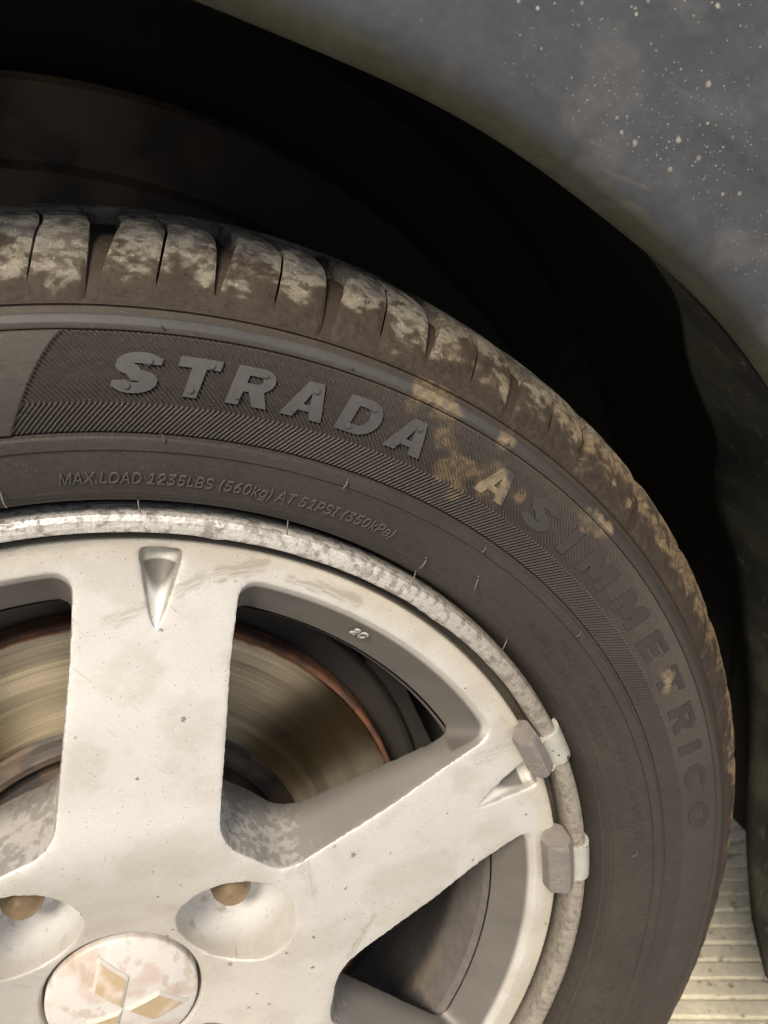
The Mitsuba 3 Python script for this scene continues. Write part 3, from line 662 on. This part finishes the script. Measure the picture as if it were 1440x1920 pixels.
# ---- brake behind the spokes
B = car+'__brake'
yd = .060
def ring_uv(prof, n=360):
    m = revolve(prof, n+1, 0, 2*PI-1e-6); k = len(prof); uv = np.stack([np.repeat(np.linspace(0, 1, n+1), k), np.tile(np.linspace(0, 1, k), n+1)], 1); return m, uv
m, uv = ring_uv([(.0868, yd), (.1000, yd), (.1150, yd), (.1300, yd), (.1345, yd)])
obj('disc_face', m, 'm_disc', B, smooth=True, uv=uv, label='polished brake disc face with a circular grain')
obj('disc_edge', revolve(dense([(.1345, yd), (.1362, yd+.0004), (.1370, yd+.0015), (.1372, yd+.010), (.1340, yd+.011)], .002), 360), 'm_rust', B, smooth=40, label='rusty outer edge of the brake disc')
obj('disc_bell', revolve(dense([(.0868, yd+.0004), (.0850, yd-.0015), (.0845, yd-.0040), (.0815, yd-.0075), (.0790, yd-.0078), (.0770, yd-.0040), (.0735, yd-.0040), (.0715, yd-.0085), (.0650, yd-.0120), (.0450, yd-.0135), (.0300, yd-.0140)], .002), 240), 'm_hub', B, smooth=40, label='rusty bell of the brake disc')
obj('dust_shield', revolve(dense([(.0500, yd+.016), (.1300, yd+.016), (.1480, yd+.014), (.1500, yd+.010), (.1515, yd+.014)], .004), 240), 'm_inner', B, smooth=40)
cal = so.unary_union([sg.Polygon([(.128, -.030), (.158, -.034), (.160, .034), (.128, .030)])]).buffer(-.004).buffer(.004)
cm = trimesh.creation.extrude_polygon(cal, .05, engine='earcut'); v = np.array(cm.vertices); a = math.radians(24)
cm.vertices = np.stack([v[:, 0]*math.cos(a)-v[:, 1]*math.sin(a), .076+v[:, 2], v[:, 0]*math.sin(a)+v[:, 1]*math.cos(a)], 1)
obj('brake_caliper', cm, 'm_inner', B)

# ------------------------------------------------------------------ bodywork
# outer wing: from the rolled arch edge out to its border
a0, a1 = math.radians(-13), math.radians(193)
nt = 760; tha = np.linspace(a0, a1, nt)
X0, X1, ZB, ZT = -1.35, .72, -.118, .66
def border(th):
    d = np.array([math.cos(th), math.sin(th)]); ts = []
    for k, lo, hi in ((0, X0, X1), (1, ZB-1e-3, ZT)):
        if abs(d[k]) > 1e-9:
            ts.append(((hi if d[k] > 0 else lo)-AC[k])/d[k])
    return max(min(t for t in ts if t > 0), AR+.03)
rows = [(.0060, -.0385), (.0004, -.0392), (-.0006, -.0405), (-.0004, -.0440), (.0003, -.0480), (.0014, -.0516), (.0030, -.0544), (.0052, -.0562), (.0085, -.0574), (.0140, -.0581), (.0280, -.0586)]
V = []
for t in tha:
    bR = border(t)-AR; col = []
    wob = .0008*math.sin(9*t)+.0005*math.sin(23*t+1)
    for rho, y in rows: col.append((AR+rho+wob, y))
    for s in np.linspace(0, 1, 84)[1:]:
        rho = .028+(max(bR, .03)-.028)*s**1.25; y = -.0586-.0040*(1-math.exp(-((rho-.028)/.06)**2))+.035*max(0, rho-.028)**2
        x_, z_ = AC[0]+(AR+rho)*math.cos(t), AC[1]+(AR+rho)*math.sin(t); dz_ = .3273-.01*(x_-.18)-z_
        ramp = min(1, max(0, (x_-.150)/.05)); y -= .0016*ramp*min(1, max(0, (dz_+.002)/.005))*math.exp(-max(0, dz_)/.05); col.append((AR+rho, y))
    V.append([(AC[0]+r*math.cos(t), y, AC[1]+r*math.sin(t)) for r, y in col])
V = np.array(V)
obj('wing', quads(V.reshape(-1, 3), grid_faces(nt, V.shape[1])), 'm_fender', car, smooth=50, label='dull dark grey wing with mud specks and a rolled wheel arch edge')
# liner strip seen past the arch edge, then the deep wheelhouse
LT = np.radians([62, 54, 50.4, 41.6, 35.4, 29.1, 22.5, 16.2, .9, -7.6, -11.3][::-1]); LY = np.array([-.030, -.028, -.021, .021, .035, .054, .058, .062, .057, .036, .012][::-1])
ly = PchipInterpolator(LT, LY); tl = np.linspace(math.radians(-11.3), math.radians(62), 150)
V = []
for t in tl:
    yi = float(ly(t)); dR = .006*(1-1/(1+math.exp(-(math.degrees(t)-34.5)*1.6)))
    col = [(AR+.0035, -.0365)]
    for s in np.linspace(0, 1, 12)[1:]:
        col.append((AR+.0030-dR*s**.7+.0012*s, -.0365+(yi+.0365)*s))
    col += [(AR+.004, yi+.002), (AR+.03, yi+.006), (AR+.07, yi+.010)]
    V.append([(AC[0]+r*math.cos(t), y, AC[1]+r*math.sin(t)) for r, y in col])
V = np.array(V)
obj('arch_liner', quads(V.reshape(-1, 3), grid_faces(len(tl), V.shape[1])), 'm_liner', car, smooth=45, label='dusty black plastic liner behind the arch edge')
def arch_rev(prof, d0, d1, n=160):
    m = revolve(prof, n, math.radians(d0), math.radians(d1)); m.vertices = m.vertices+[AC[0], 0, AC[1]]; return m
WH = car+'__wheelhouse'
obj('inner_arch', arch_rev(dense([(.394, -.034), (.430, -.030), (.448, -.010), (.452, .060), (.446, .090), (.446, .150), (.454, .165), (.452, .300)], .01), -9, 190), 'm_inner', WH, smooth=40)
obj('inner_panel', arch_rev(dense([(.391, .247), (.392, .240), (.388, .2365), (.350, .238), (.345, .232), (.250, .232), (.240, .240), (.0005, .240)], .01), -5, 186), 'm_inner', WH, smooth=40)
obj('wheelhouse_back', arch_rev([(.454, .300), (.0005, .300)], -9, 190, 60), 'm_black', WH)
obj('bonnet', quads(np.array([[x, y, ZT+.09*min(1, (y+.05)/.35)**.6 if y > -.05 else ZT] for x in np.linspace(X0, X1, 6) for y in (-.0415, -.02, .05, .15, .3, .7, 1.2, 1.55)]), grid_faces(6, 8)), 'm_body', car, smooth=40)
obj('front_bumper', box(X1, X1+.06, -.03, 1.55, ZB, ZT-.02), 'm_body', car)
obj('underbody', trimesh.util.concatenate([box(.42, X1, .0, 1.5, ZB+.03, ZB+.06), box(X0, .42, .32, 1.5, ZB+.01, ZB+.04)]), 'm_black', car)
obj('cabin_side', box(X0-2.2, X0, -.04, 1.55, ZB, ZT+.4), 'm_body', car)
